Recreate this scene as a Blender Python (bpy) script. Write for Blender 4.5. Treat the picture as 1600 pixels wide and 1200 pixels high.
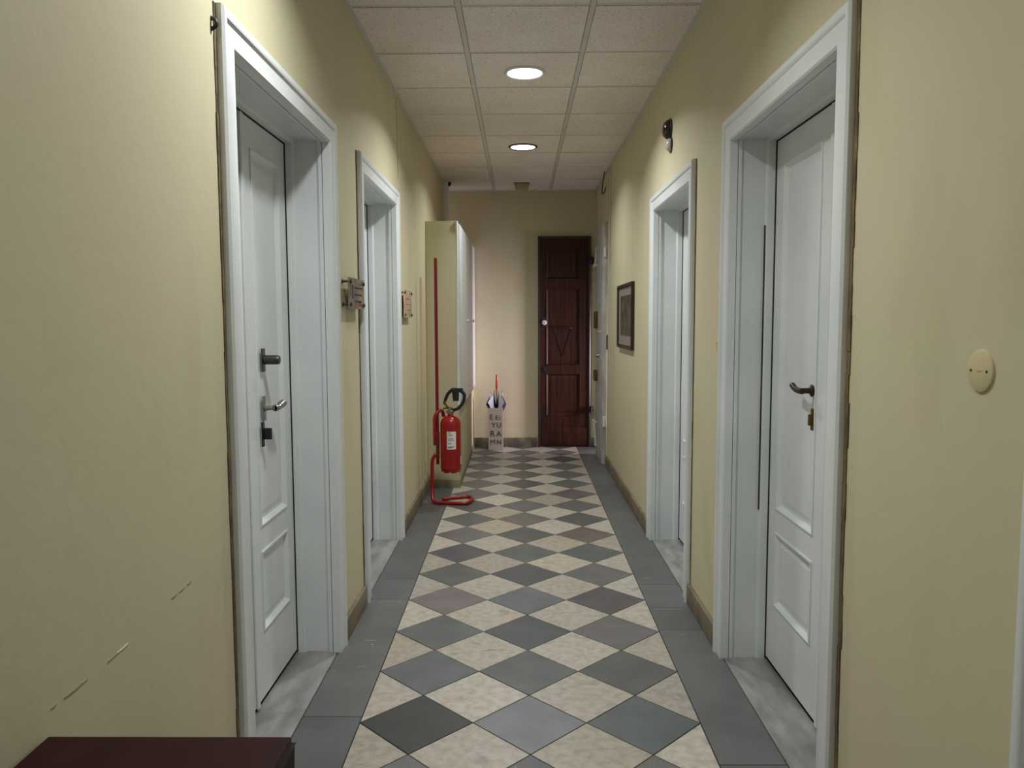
import bpy, bmesh, math, random
from mathutils import Vector, Matrix
for o in list(bpy.data.objects): bpy.data.objects.remove(o)
S = bpy.context.scene
COL = S.collection
random.seed(7)
PI = math.pi

# ------------------------------------------------------------------ camera
H = 1.38; FOC = 1202.6; PITCH = .0814; YAW = .0103; ROLL = -.0036
cyw, syw, cp, sp = math.cos(YAW), math.sin(YAW), math.cos(PITCH), math.sin(PITCH)
fwd = Vector((-syw*cp, cyw*cp, -sp)); rt = Vector((cyw, syw, 0)); up = rt.cross(fwd)
c, s = math.cos(ROLL), math.sin(ROLL)
rt2 = c*rt + s*up; up2 = -s*rt + c*up
cam = bpy.data.objects.new('camera', bpy.data.cameras.new('camera'))
m = Matrix((rt2, up2, -fwd)).transposed().to_4x4(); m.translation = Vector((0, 0, H))
cam.matrix_world = m
cam.data.sensor_fit = 'HORIZONTAL'; cam.data.sensor_width = 36.0
cam.data.lens = 36.0*FOC/1600; cam.data.clip_start = .02
COL.objects.link(cam); S.camera = cam

# ------------------------------------------------------------------ world, exposure
S.view_settings.view_transform = 'Standard'; S.view_settings.look = 'None'
S.view_settings.gamma = 1; S.view_settings.use_curve_mapping = False
S.view_settings.exposure = 0.3
w = bpy.data.worlds.new('world'); S.world = w; w.use_nodes = True
w.node_tree.nodes['Background'].inputs[0].default_value = (.8, .85, 1, 1)
w.node_tree.nodes['Background'].inputs[1].default_value = .02

# ------------------------------------------------------------------ main dimensions
XL, XR, YE, ZC = -.765, .83, 8.42, 2.778     # left wall, right wall, end wall, ceiling
YB = -1.6                                    # wall behind the camera
FX, FY, W = -.5568, 2.5504, .3917            # checker left edge, row origin, diamond diagonal
FR = FX + 3*W
CX, CY = -.505, 6.31                         # face and near side of the wall cupboard
OY0, OY1, OZ = 7.30, 8.36, 2.32              # opening to the landing in the right wall

LAMPS = [(.03, 6.318), (.032, 4.467), (-.25, 2.10), (-.1, .2)]
POW = [9.5, 16.5, 13, 4.8]
for (lx, ly), pw in zip(LAMPS, POW):
    l = bpy.data.lights.new('downlight_glow', 'AREA'); l.shape = 'DISK'; l.size = .15
    l.energy = pw; l.color = (.95, .985, 1.0); l.spread = math.radians(142)
    o = bpy.data.objects.new('downlight_glow', l); o.location = (lx, ly, ZC-.016); COL.objects.link(o)
l = bpy.data.lights.new('landing_daylight', 'AREA'); l.shape = 'RECTANGLE'; l.size = .8; l.size_y = .45
l.energy = 19; l.color = (.96, .84, 1.0); l.spread = math.radians(75)
o = bpy.data.objects.new('landing_daylight', l); o.location = (2.42, 7.76, .85)
o.rotation_euler = (0, math.radians(90), 0); COL.objects.link(o)

# ------------------------------------------------------------------ materials
def srgb(r, g, b):
    f = lambda v: (v/255/12.92) if v/255 <= .04045 else ((v/255+.055)/1.055)**2.4
    return (f(r), f(g), f(b), 1)
def mat(name, col, rough=.5, metal=0, noise=0, nscale=8, bump=0, bscale=60, col2=None, emit=0, spec=.5, objcol=False, nstretch=(1,1,1), thr=(.35,.65), detail=4):
    m = bpy.data.materials.new(name); m.use_nodes = True; nt = m.node_tree; N = nt.nodes; L = nt.links
    b = N['Principled BSDF']; b.inputs['Roughness'].default_value = rough; b.inputs['Metallic'].default_value = metal
    b.inputs['Specular IOR Level'].default_value = spec
    b.inputs['Base Color'].default_value = col
    geo = N.new('ShaderNodeNewGeometry'); mp = N.new('ShaderNodeMapping'); mp.inputs['Scale'].default_value = nstretch
    L.new(geo.outputs['Position'], mp.inputs[0])
    src = None
    if objcol:
        oi = N.new('ShaderNodeObjectInfo'); src = oi.outputs['Color']
    if col2 is not None:
        n = N.new('ShaderNodeTexNoise'); n.inputs['Scale'].default_value = nscale; n.inputs['Detail'].default_value = detail
        L.new(mp.outputs[0], n.inputs['Vector'])
        r = N.new('ShaderNodeMapRange'); r.inputs[1].default_value = thr[0]; r.inputs[2].default_value = thr[1]
        L.new(n.outputs['Fac'], r.inputs[0])
        mx = N.new('ShaderNodeMix'); mx.data_type = 'RGBA'
        if src is not None:
            mx.blend_type = 'MULTIPLY'
            L.new(src, mx.inputs[6]); mx.inputs[7].default_value = col2
        else:
            mx.inputs[6].default_value = col; mx.inputs[7].default_value = col2
        L.new(r.outputs[0], mx.inputs[0]); src = mx.outputs[2]
    if src is not None: L.new(src, b.inputs['Base Color'])
    if bump:
        n2 = N.new('ShaderNodeTexNoise'); n2.inputs['Scale'].default_value = bscale; n2.inputs['Detail'].default_value = 5
        L.new(geo.outputs['Position'], n2.inputs['Vector'])
        bp = N.new('ShaderNodeBump'); bp.inputs['Strength'].default_value = bump; bp.inputs['Distance'].default_value = .004
        L.new(n2.outputs['Fac'], bp.inputs['Height']); L.new(bp.outputs[0], b.inputs['Normal'])
    if emit:
        b.inputs['Emission Color'].default_value = col; b.inputs['Emission Strength'].default_value = emit
    return m
def addlayer(m, col, scale, lo, hi, stretch=(1,1,1), kind='noise', amt=1.0, dist=0):
    nt = m.node_tree; N = nt.nodes; L = nt.links; b = N['Principled BSDF']; inp = b.inputs['Base Color']
    old = inp.links[0].from_socket if inp.links else None
    geo = N.new('ShaderNodeNewGeometry'); mp = N.new('ShaderNodeMapping'); mp.inputs['Scale'].default_value = stretch
    L.new(geo.outputs['Position'], mp.inputs[0])
    if kind == 'noise':
        n = N.new('ShaderNodeTexNoise'); n.inputs['Detail'].default_value = 6; n.inputs['Distortion'].default_value = dist
        out = n.outputs['Fac']
    else:
        n = N.new('ShaderNodeTexVoronoi'); out = n.outputs['Distance']
    n.inputs['Scale'].default_value = scale; L.new(mp.outputs[0], n.inputs['Vector'])
    r = N.new('ShaderNodeMapRange'); r.inputs[1].default_value = lo; r.inputs[2].default_value = hi; r.inputs[4].default_value = amt
    L.new(out, r.inputs[0])
    mx = N.new('ShaderNodeMix'); mx.data_type = 'RGBA'
    if old: L.new(old, mx.inputs[6])
    else: mx.inputs[6].default_value = inp.default_value
    mx.inputs[7].default_value = col; L.new(r.outputs[0], mx.inputs[0]); L.new(mx.outputs[2], inp)

M = {}
M['wall'] = mat('wall_paint', srgb(203,197,162), .6, col2=srgb(206,193,164), nscale=1.4, bump=.22, bscale=26, spec=.35)
addlayer(M['wall'], srgb(186,174,140), 4, .56, .8, (1,1,.5), amt=.5)
addlayer(M['wall'], srgb(150,138,104), 24, .70, .80, (1,1,1), amt=.35, dist=2)
M['white'] = mat('white_gloss_paint', srgb(226,229,228), .32, col2=srgb(216,220,220), nscale=3, bump=.22, bscale=35)
addlayer(M['white'], srgb(150,146,136), 9, .70, .80, (1,1,.6), amt=.35)
M['ceil_tile'] = mat('ceiling_tile', srgb(240,229,223), .9, col2=srgb(232,220,213), nscale=3, bump=.3, bscale=120)
addlayer(M['ceil_tile'], srgb(140,132,122), 120, .615, .66, amt=.8)
addlayer(M['ceil_tile'], srgb(100,92,84), 95, .16, .10, kind='v', amt=.8)
M['grid'] = mat('ceiling_grid', srgb(208,203,198), .5)
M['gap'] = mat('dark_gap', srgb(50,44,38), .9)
M['grout'] = mat('grout', srgb(46,40,36), .9, col2=srgb(28,24,22), nscale=20)
M['tile_d'] = mat('slate_tile', srgb(90,92,92), .42, objcol=True, col2=(.80,.80,.82,1), nscale=7, bump=.25, bscale=30)
addlayer(M['tile_d'], srgb(150,150,146), 34, .70, .76, (1,.4,1), amt=.6, dist=1.5)
M['tile_l'] = mat('cream_marble_tile', srgb(200,190,172), .38, objcol=True, col2=(.80,.78,.75,1), nscale=30, bump=.15, bscale=40, thr=(.4,.62), detail=8)
addlayer(M['tile_l'], srgb(128,108,96), 4.5, .60, .76, (1,2.2,1), amt=.75, dist=2.5)
addlayer(M['tile_l'], srgb(196,168,150), 9, .56, .7, (1,1,1), amt=.4)
addlayer(M['tile_l'], srgb(90,80,72), 90, .66, .72, (1,1,1), amt=.6)
addlayer(M['tile_l'], srgb(70,62,54), 60, .10, .05, kind='v', amt=.6)
M['slab'] = mat('grey_border_slab', srgb(96,98,98), .42, objcol=True, col2=(.8,.8,.8,1), nscale=5, bump=.2, bscale=30)
addlayer(M['slab'], srgb(160,160,156), 22, .71, .78, (.5,2.5,1), amt=.6, dist=1)
M['thresh'] = mat('threshold_marble', srgb(158,157,153), .4, col2=srgb(120,120,118), nscale=9, nstretch=(1.6,.5,1), bump=.1, detail=8)
addlayer(M['thresh'], srgb(112,98,74), 6, .60, .78, amt=.6)
M['base'] = mat('brown_marble_skirting', srgb(134,120,98), .5, col2=srgb(104,92,72), nscale=7, bump=.3, bscale=25)
M['base_end'] = mat('grey_marble_skirting', srgb(138,126,106), .45, col2=srgb(92,84,72), nscale=9)
M['cup_base'] = mat('dull_painted_skirting', srgb(150,142,112), .6, col2=srgb(120,112,92), nscale=8)
M['brownstrip'] = mat('bare_plaster_edge', srgb(128,108,76), .9, col2=srgb(84,70,50), nscale=30, nstretch=(1,1,.4), bump=.6, bscale=60)
M['wood'] = mat('mahogany_stained_wood', srgb(64,27,9), .5, spec=.3, col2=srgb(34,13,5), nscale=9, nstretch=(5,1,.35), detail=6)
addlayer(M['wood'], srgb(20,8,5), 7, .66, .74, amt=.9)
M['woodframe'] = mat('dark_wood_frame', srgb(36,16,12), .4)
M['table'] = mat('dark_red_table', srgb(46,11,12), .5, spec=.12, col2=srgb(38,8,9), nscale=3, nstretch=(6,.6,1))
M['red'] = mat('red_enamel', srgb(146,8,16), .3, bump=.05, bscale=20)
M['dred'] = mat('dark_red_metal', srgb(112,8,14), .4)
M['black'] = mat('black_rubber', srgb(20,22,28), .45)
M['blackbin'] = mat('black_plastic', srgb(14,15,14), .6, spec=.2, bump=.8, bscale=9)
M['steel'] = mat('brushed_steel', srgb(150,148,140), .32, 1)
M['pewter'] = mat('pewter', srgb(88,84,78), .4, 1)
M['bronze'] = mat('dark_bronze', srgb(62,50,38), .42, .7)
M['brass'] = mat('old_brass', srgb(112,84,50), .45, .8)
M['white_pl'] = mat('white_plastic', srgb(214,214,208), .4)
M['cream_pl'] = mat('cream_plastic', srgb(206,192,148), .45)
M['tan_pl'] = mat('tan_plastic', srgb(180,160,116), .5)
M['lab'] = mat('white_label', srgb(222,220,214), .6)
M['ink'] = mat('ink', srgb(34,34,38), .6)
M['bin'] = mat('greige_metal', srgb(176,164,148), .45)
M['navy'] = mat('navy_cloth', srgb(16,20,44), .7)
M['wcloth'] = mat('white_cloth', srgb(220,220,238), .7)
M['owood'] = mat('orange_varnished_wood', srgb(176,76,30), .35)
M['pframe'] = mat('picture_frame_wood', srgb(44,22,20), .35)
M['matb'] = mat('picture_mat', srgb(150,140,136), .3)
M['print'] = mat('old_print', srgb(112,98,84), .25, col2=srgb(64,78,58), nscale=7, nstretch=(1,1.4,2.4), detail=7)
addlayer(M['print'], srgb(52,40,40), 11, .52, .62, (1,1,1), amt=.8)
M['lamp'] = mat('lamp_diffuser', (1,1,.98,1), .4, emit=4)
M['glassdome'] = mat('clear_dome', srgb(190,186,176), .12, spec=.8)
M['bdome'] = mat('black_dome', srgb(36,28,24), .2)
M['acry_g'] = mat('smoky_acrylic', srgb(140,130,116), .2, col2=srgb(112,104,92), nscale=12)
M['acry_p'] = mat('rosy_acrylic', srgb(186,150,132), .2, col2=srgb(206,184,156), nscale=16, nstretch=(1,1,.8))
M['green'] = mat('green_print', srgb(50,120,50), .4); M['blue'] = mat('blue_print', srgb(44,44,110), .4); M['redp'] = mat('red_print', srgb(180,30,30), .4)
M['scuff'] = mat('bare_scuff', srgb(150,138,108), .8); M['chip'] = mat('white_chip', srgb(224,216,188), .8)
M['chalk'] = mat('chalky_scratch', srgb(158,158,152), .8)
M['land'] = mat('landing_plaster', srgb(150,142,132), .8)
M['old_white'] = mat('scuffed_white_paint', srgb(196,196,190), .5, col2=srgb(160,156,152), nscale=14, nstretch=(1,1,.3), bump=.8, bscale=18)

# ------------------------------------------------------------------ helpers
def add_box(bm, x0, x1, y0, y1, z0, z1, bev=0):
    x0, x1 = sorted((x0, x1)); y0, y1 = sorted((y0, y1)); z0, z1 = sorted((z0, z1))
    vs = [bm.verts.new((x, y, z)) for x in (x0, x1) for y in (y0, y1) for z in (z0, z1)]
    fs = [bm.faces.new([vs[i] for i in q]) for q in ((0,1,3,2),(4,6,7,5),(0,4,5,1),(2,3,7,6),(0,2,6,4),(1,5,7,3))]
    if bev:
        es = list({e for f in fs for e in f.edges})
        bmesh.ops.bevel(bm, geom=es, offset=bev, segments=2, profile=.6, affect='EDGES', clamp_overlap=True)
    return bm
def obj(name, bm, m, parent=None, smooth=False):
    me = bpy.data.meshes.new(name)
    bmesh.ops.recalc_face_normals(bm, faces=bm.faces[:])
    bm.to_mesh(me); bm.free(); me.materials.append(m)
    if smooth:
        for p in me.polygons: p.use_smooth = True
        me.set_sharp_from_angle(angle=math.radians(40))
    o = bpy.data.objects.new(name, me); COL.objects.link(o)
    if parent: o.parent = parent; o.matrix_parent_inverse = Matrix.Translation(-parent.location) if parent.location.length else Matrix()
    return o
def box(name, x0, x1, y0, y1, z0, z1, m, parent=None, bev=0):
    return obj(name, add_box(bmesh.new(), x0, x1, y0, y1, z0, z1, bev), m, parent, bev > 0)
def thing(name, label, cat, loc=(0,0,0), group=None, kind=None):
    o = bpy.data.objects.new(name, None); COL.objects.link(o); o.location = loc; o.empty_display_size = .05
    o['label'] = label; o['category'] = cat
    if group: o['group'] = group
    if kind: o['kind'] = kind
    return o
def tag(o, label=None, cat=None, group=None, kind=None):
    if label: o['label'] = label
    if cat: o['category'] = cat
    if group: o['group'] = group
    if kind: o['kind'] = kind
    return o
def add_lathe(bm, prof, center, axis, seg=28):
    """prof: list of (radius, distance along axis)."""
    ax = Vector(axis).normalized(); a = ax.orthogonal().normalized(); b = ax.cross(a); ce = Vector(center); rings = []
    for r, d in prof:
        if r < 1e-6: rings.append([bm.verts.new(ce + ax*d)])
        else: rings.append([bm.verts.new(ce + ax*d + r*(math.cos(2*PI*i/seg)*a + math.sin(2*PI*i/seg)*b)) for i in range(seg)])
    for r0, r1 in zip(rings, rings[1:]):
        for i in range(seg):
            j = (i+1) % seg
            q = [r0[i % len(r0)], r0[j % len(r0)], r1[j % len(r1)], r1[i % len(r1)]]
            q = [v for k, v in enumerate(q) if v not in q[:k]]
            if len(q) > 2: bm.faces.new(q)
    return bm
def add_tube(bm, pts, r, seg=12, closed=False):
    pts = [Vector(p) for p in pts]; n = len(pts); rings = []; prev = None
    for i, p in enumerate(pts):
        rr = r[i] if isinstance(r, (list, tuple)) else r
        if closed: t = pts[(i+1) % n]-pts[i-1]
        else: t = pts[min(i+1, n-1)]-pts[max(i-1, 0)]
        t.normalize()
        a = t.orthogonal().normalized() if prev is None else (prev - t*prev.dot(t)).normalized()
        prev = a; b = t.cross(a)
        rings.append([bm.verts.new(p + rr*(math.cos(2*PI*k/seg)*a + math.sin(2*PI*k/seg)*b)) for k in range(seg)])
    pairs = list(zip(rings, rings[1:]))
    if closed: pairs.append((rings[-1], rings[0]))
    for r0, r1 in pairs:
        for k in range(seg): bm.faces.new([r0[k], r0[(k+1) % seg], r1[(k+1) % seg], r1[k]])
    if not closed: bm.faces.new(rings[0][::-1]); bm.faces.new(rings[-1])
    return bm
def smooth_path(pts, n=6, closed=False):
    P = [Vector(p) for p in pts]; N = len(P); out = []
    for i in range(N if closed else N-1):
        if closed: p0, p1, p2, p3 = P[i-1], P[i], P[(i+1) % N], P[(i+2) % N]
        else: p0, p1, p2, p3 = P[max(i-1,0)], P[i], P[i+1], P[min(i+2,N-1)]
        for k in range(n):
            t = k/n
            out.append(.5*((2*p1)+(p2-p0)*t+(2*p0-5*p1+4*p2-p3)*t*t+(3*p1-p0-3*p2+p3)*t**3))
    if not closed: out.append(P[-1])
    return out
def round_path(pts, rad, n=5):
    P = [Vector(p) for p in pts]; out = [P[0]]
    for a, b, c2 in zip(P, P[1:], P[2:]):
        d0 = (a-b).normalized()*min(rad, (a-b).length*.49); d1 = (c2-b).normalized()*min(rad, (c2-b).length*.49)
        for k in range(n+1):
            t = k/n; out.append((b+d0)*(1-t)**2 + b*2*t*(1-t) + (b+d1)*t*t)
    out.append(P[-1]); return out

# ------------------------------------------------------------------ floor
floor = obj('floor', add_box(bmesh.new(), XL-.3, 2.6, YB, YE+.3, -.12, -.0022), M['grout'])
tag(floor, 'diagonal checkerboard corridor floor of grey slate and cream marble between grey borders', 'floor', kind='structure')

def clip(poly, a, b, cc):      # keep a*x+b*y <= cc
    out = []
    for i in range(len(poly)):
        p, q = poly[i], poly[(i+1) % len(poly)]
        dp, dq = a*p[0]+b*p[1]-cc, a*q[0]+b*q[1]-cc
        if dp <= 1e-9: out.append(p)
        if (dp < -1e-9 and dq > 1e-9) or (dp > 1e-9 and dq < -1e-9):
            t = dp/(dp-dq); out.append((p[0]+t*(q[0]-p[0]), p[1]+t*(q[1]-p[1])))
    return out
def inset(poly, d):
    n = len(poly); out = []
    ar = sum(poly[i][0]*poly[(i+1) % n][1]-poly[(i+1) % n][0]*poly[i][1] for i in range(n))
    if ar < 0: poly = poly[::-1]
    L = []
    for i in range(n):
        p, q = Vector(poly[i]), Vector(poly[(i+1) % n]); t = (q-p).normalized(); nn = Vector((-t.y, t.x))
        L.append((p+nn*d, t))
    for i in range(n):
        (p, t), (q, u) = L[i-1], L[i]
        den = t.x*u.y-t.y*u.x
        if abs(den) < 1e-9: out.append(tuple(q)); continue
        k = ((q.x-p.x)*u.y-(q.y-p.y)*u.x)/den; out.append((p.x+t.x*k, p.y+t.y*k))
    return out
def slab_piece(name, poly, m, color, parent, gap=.0015, top=0., bev=.0008, bot=-.015):
    ar = abs(sum(poly[i][0]*poly[(i+1) % len(poly)][1]-poly[(i+1) % len(poly)][0]*poly[i][1] for i in range(len(poly))))/2
    if len(poly) < 3 or ar < 4e-4: return
    a = inset(poly, gap); b = inset(poly, gap+bev); bm = bmesh.new()
    A = [bm.verts.new((x, y, bot)) for x, y in a]; B = [bm.verts.new((x, y, top-bev)) for x, y in a]; C = [bm.verts.new((x, y, top)) for x, y in b]
    n = len(a); bm.faces.new(C); bm.faces.new(A[::-1])
    for i in range(n):
        j = (i+1) % n
        bm.faces.new([A[i], A[j], B[j], B[i]]); bm.faces.new([B[i], B[j], C[j], C[i]])
    o = obj(name, bm, m, parent); o.color = color; return o
DK = [(106,107,106), (100,100,101), (110,107,107), (96,97,95), (106,101,102), (102,105,102), (93,94,92), (112,109,104)]
LT = [(184,177,164), (178,171,158), (189,182,169), (174,166,152), (184,173,157), (180,175,165)]
SPEC = {(0,0): (64,65,63), (1,0): (128,130,133), (2,0): (100,105,104), (0,3): (122,111,112), (1,3): (110,115,117), (0,1): (108,111,112), (0,2): (104,108,108), (1,1): (98,101,99), (2,1): (97,97,95), (2,2): (110,107,107), (2,3): (94,89,90), (1,4): (92,92,93), (0,5): (95,93,97), (2,6): (114,103,96), (1,2): (88,91,92)}
def region(poly, cyy):
    poly = clip(poly, -1, 0, -FX); poly = clip(poly, 1, 0, FR) if poly else poly
    poly = clip(poly, 0, 1, YE) if poly else poly; poly = clip(poly, 0, -1, -YB) if poly else poly
    if cyy > CY+.1 and poly: poly = clip(poly, -1, 0, -CX)
    return poly
vmin, vmax = int((YB-FY)/W)-1, int((YE-FY)/W)+2
for v in range(vmin, vmax):
    for dark in (True, False):
        for u in (range(3) if dark else range(4)):
            cx = FX + ((u+.5) if dark else u)*W; cy = FY + (v if dark else v+.5)*W; h = W/2
            if dark and (u, v) in SPEC: col = SPEC[(u, v)]
            else: col = random.choice(DK if dark else LT)
            jit = random.uniform(.95, 1.05)
            p = region([(cx-h, cy), (cx, cy-h), (cx+h, cy), (cx, cy+h)], cy)
            if len(p) > 2:
                cc2 = srgb(*[min(255, x*jit) for x in col])
                slab_piece('floor_tile', p, M['tile_d'] if dark else M['tile_l'], cc2, floor, gap=random.uniform(.0016, .0024), top=random.uniform(-.0004, .0003))
# border slabs
def border(xa, xb, joints):
    for y0, y1 in zip(joints, joints[1:]):
        g = random.choice([(104,105,104), (98,99,98), (108,108,106), (96,97,97)])
        slab_piece('border_slab', [(xa, y0), (xb, y0), (xb, y1), (xa, y1)], M['slab'], srgb(*g), floor, top=random.uniform(-.0003, .0003))
border(XL, FX, [YB, -.75, .2, 1.1, 1.9, 2.59, 3.735, 4.04, 5.12, CY])
border(FR, XR, [YB, -.6, .35, 1.3, 2.3, 3.353, 3.624, 3.944, 4.84, 5.6, 6.46, 7.28, 7.72, YE])

# pale scratches on the border slabs
for (x, y, L, wd, an) in ((-.66, 3.70, .09, .006, .05), (-.60, 3.69, .012, .012, .4), (-.655, 3.235, .05, .006, .1), (-.635, 3.19, .012, .012, 0), (-.64, 2.98, .04, .004, .2), (.70, 3.60, .13, .005, .03), (.71, 3.30, .03, .004, .6), (.68, 4.05, .06, .004, .1), (-.60, 6.05, .06, .005, .2), (-.505, 2.30, .016, .014, .3)):
    q = [(x+math.cos(an)*i*L/2-math.sin(an)*j*wd/2, y+math.sin(an)*i*L/2+math.cos(an)*j*wd/2) for i, j in ((-1,-.4),(1,-1),(1,.3),(-.8,1))]
    bm = bmesh.new(); a = [bm.verts.new((px, py, .0010)) for px, py in q]; b = [bm.verts.new((px, py, -.001)) for px, py in q]
    bm.faces.new(a)
    for i in range(4): bm.faces.new([a[i], a[(i+1) % 4], b[(i+1) % 4], b[i]])
    obj('scratch', bm, M['chalk'], floor)

# ------------------------------------------------------------------ walls with door recesses
# doors: side, inner opening y0, y1, casing face width, header height
DOORS = [('door_1', -1, 2.085, 3.11, 2.09), ('door_2', -1, 3.765, 4.765, 2.09), ('door_3', 1, 2.045, 3.055, 2.075), ('door_4', 1, 3.77, 4.765, 2.045), ('door_5', 1, .13, 1.14, 2.075)]
CW = .09; LIN = .014
def wall_side(name, side, X, ys, label, extra=None):
    bm = bmesh.new(); D = .24
    f = lambda v: X + side*v
    cuts = [(y0-LIN, y1+LIN, zt+LIN) for (_, sd, y0, y1, zt) in DOORS if sd == side]
    cuts.sort(); y = YB
    for a, b, zt in cuts:
        add_box(bm, f(0), f(D), y, a, 0, ZC+.05); add_box(bm, f(0), f(D), a, b, zt, ZC+.05); y = b
    end = ys
    add_box(bm, f(0), f(D), y, end, 0, ZC+.05)
    add_box(bm, f(D), f(D+.06), YB, end, 0, ZC+.05)
    if extra: extra(bm, f, D)
    o = obj(name, bm, M['wall']); tag(o, label, 'wall', kind='structure'); return o
def right_extra(bm, f, D):
    add_box(bm, f(0), f(D+.06), OY1, YE+.3, 0, ZC+.05)
    add_box(bm, f(0), f(D+.06), OY0, OY1, OZ, ZC+.05)
wl = wall_side('wall_left', -1, XL, YE+.3, 'pale yellow plaster wall on the left with two white doors')
wr = wall_side('wall_right', 1, XR, OY0, 'pale yellow plaster wall on the right with the framed picture', right_extra)
we = box('wall_end', XL-.3, XR+.3, YE, YE+.2, 0, ZC+.05, M['wall']); tag(we, 'yellow end wall behind the brown wooden door and the umbrella bin', 'wall', kind='structure')
wb = box('wall_back', XL-.3, XR+.3, YB-.2, YB, 0, ZC+.05, M['wall']); tag(wb, 'plain yellow wall closing the corridor behind the viewer', 'wall', kind='structure')
# marks on the plaster
def mark(name, X, side, pts, wdt, m, parent):
    bm = bmesh.new(); e = .0012
    for (y0, z0), (y1, z1) in zip(pts, pts[1:]):
        d = Vector((y1-y0, z1-z0)).normalized(); n = Vector((-d.y, d.x))*wdt/2; xs = X-side*e
        a = [(y0+n.x, z0+n.y), (y0-n.x, z0-n.y), (y1-n.x*.7, z1-n.y*.7), (y1+n.x*.7, z1+n.y*.7)]
        f0 = [bm.verts.new((X+side*.001, p[0], p[1])) for p in a]; f1 = [bm.verts.new((xs, p[0], p[1])) for p in a]
        bm.faces.new(f1)
        for i in range(4): bm.faces.new([f0[i], f0[(i+1) % 4], f1[(i+1) % 4], f1[i]])
    return obj(name, bm, m, parent)
for (ya, za, yb, zb, wd, mk) in ((1.735,.781,1.715,.780,.003,'scuff'), (1.700,.779,1.672,.778,.002,'scuff'), (1.66,.778,1.636,.777,.003,'scuff'), (1.446,.757,1.405,.756,.0022,'chip'),
        (1.405,.7555,1.371,.754,.002,'scuff'), (1.305,.754,1.285,.7535,.0016,'scuff'), (1.283,.753,1.235,.7535,.0030,'scuff'), (1.213,.755,1.198,.754,.0016,'scuff')):
    mark('scuff_mark', XL, -1, [(ya, za), ((ya+yb)/2, (za+zb)/2-.0006), (yb, zb)], wd, M[mk], wl)
mark('crack', XL, -1, [(4.903,2.77),(4.907,2.60),(4.925,2.45),(4.93,2.28)], .004, M['gap'], wl)
mark('crack', XR, 1, [(7.10,2.77),(7.10,2.4),(7.095,2.0),(7.10,1.9)], .02, M['brownstrip'], wr)

# ------------------------------------------------------------------ ceiling
ceil = obj('ceiling', add_box(bmesh.new(), XL-.3, XR+.3, YB-.1, YE+.3, ZC+.012, ZC+.1), M['gap'])
tag(ceil, 'suspended ceiling of speckled mineral tiles in a white metal grid', 'ceiling', kind='structure')
cxs = [XL, -.27, .33, XR]; rows = [3.5453+.6*k for k in range(-9, 9)]
rows = [YB]+[r for r in rows if YB+.05 < r < YE-.03]+[YE]
def tile_bm(x0, x1, y0, y1):
    return add_box(bmesh.new(), x0, x1, y0, y1, ZC, ZC+.012, .0015)
for xa, xb in zip(cxs, cxs[1:]):
    for ya, yb in zip(rows, rows[1:]):
        o = obj('ceiling_tile', tile_bm(xa+.0150, xb-.0150, ya+.0135, yb-.0135), M['ceil_tile'], ceil)
        o.location.z += random.uniform(-.0008, .0012)
for x in (-.27, .33):
    box('grid_bar', x-.0125, x+.0125, YB, YE, ZC+.0005, ZC+.008, M['grid'], ceil)
for y in rows[1:-1]:
    for xa, xb in zip(cxs, cxs[1:]):
        bm = add_box(bmesh.new(), xa+(.012 if xa > XL else 0), xb-(.012 if xb < XR else 0), y-.0095, y+.0095, ZC+.002, ZC+.008)
        obj('grid_bar', bm, M['grid'], ceil)
box('wall_angle', XL, XL+.022, YB, YE, ZC-.004, ZC+.004, M['grid'], ceil)
box('wall_angle', XR-.022, XR, YB, YE, ZC-.004, ZC+.004, M['grid'], ceil)
box('wall_angle', XL, XR, YE-.022, YE, ZC-.004, ZC+.004, M['grid'], ceil)

# ------------------------------------------------------------------ skirting boards
def skirting(name, side, X, segs, label, h=.098):
    bm = bmesh.new()
    for a, b in segs: add_box(bm, X, X-side*.018, a, b, 0, h, .003)
    o = obj(name, bm, M['base'], smooth=True); tag(o, label, 'skirting', kind='structure')
    return o
skirting('baseboard_left', -1, XL, [(YB, 2.085-CW-.02), (3.11+CW, 3.765-CW-.022), (4.765+CW, CY)], 'low brown marble skirting along the left wall')
skirting('baseboard_right', 1, XR, [(YB, .13-CW), (1.14+CW, 2.045-CW-.022), (3.055+CW, 3.77-CW), (4.765+CW, OY0)], 'low chipped brown skirting along the right wall')
bm = bmesh.new(); add_box(bm, CX, .19, YE-.02, YE, 0, .10, .003); add_box(bm, .78, XR, YE-.02, YE, 0, .10, .003)
o = obj('baseboard_end', bm, M['base_end'], smooth=True); tag(o, 'grey brown marble skirting at the foot of the end wall', 'skirting', kind='structure')

# ------------------------------------------------------------------ white double doors in deep recesses
def sweep_open(bm, P, prof, y0, y1, zt, z0=0):
    """profile (a outward from opening edge, v depth) swept round both jambs and the header."""
    path = lambda a: [(y0-a, z0), (y0-a, zt+a), (y1+a, zt+a), (y1+a, z0)]
    R = [[bm.verts.new(P(u, v, z)) for u, z in path(a)] for a, v in prof]
    for r0, r1 in zip(R, R[1:]):
        for i in range(3): bm.faces.new([r0[i], r0[i+1], r1[i+1], r1[i]])
    bm.faces.new([r[0] for r in R]); bm.faces.new([r[3] for r in R][::-1])
def sweep_ring(bm, P, prof, y0, y1, z0, z1):
    path = lambda a: [(y0+a, z0+a), (y0+a, z1-a), (y1-a, z1-a), (y1-a, z0+a)]
    R = [[bm.verts.new(P(u, v, z)) for u, z in path(a)] for a, v in prof]
    for r0, r1 in zip(R, R[1:]):
        for i in range(4): bm.faces.new([r0[i], r0[(i+1) % 4], r1[(i+1) % 4], r1[i]])
def pbox(bm, P, u0, u1, v0, v1, z0, z1, bev=0):
    a = P(u0, v0, z0); b = P(u1, v1, z1); add_box(bm, a[0], b[0], a[1], b[1], a[2], b[2], bev)
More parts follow.
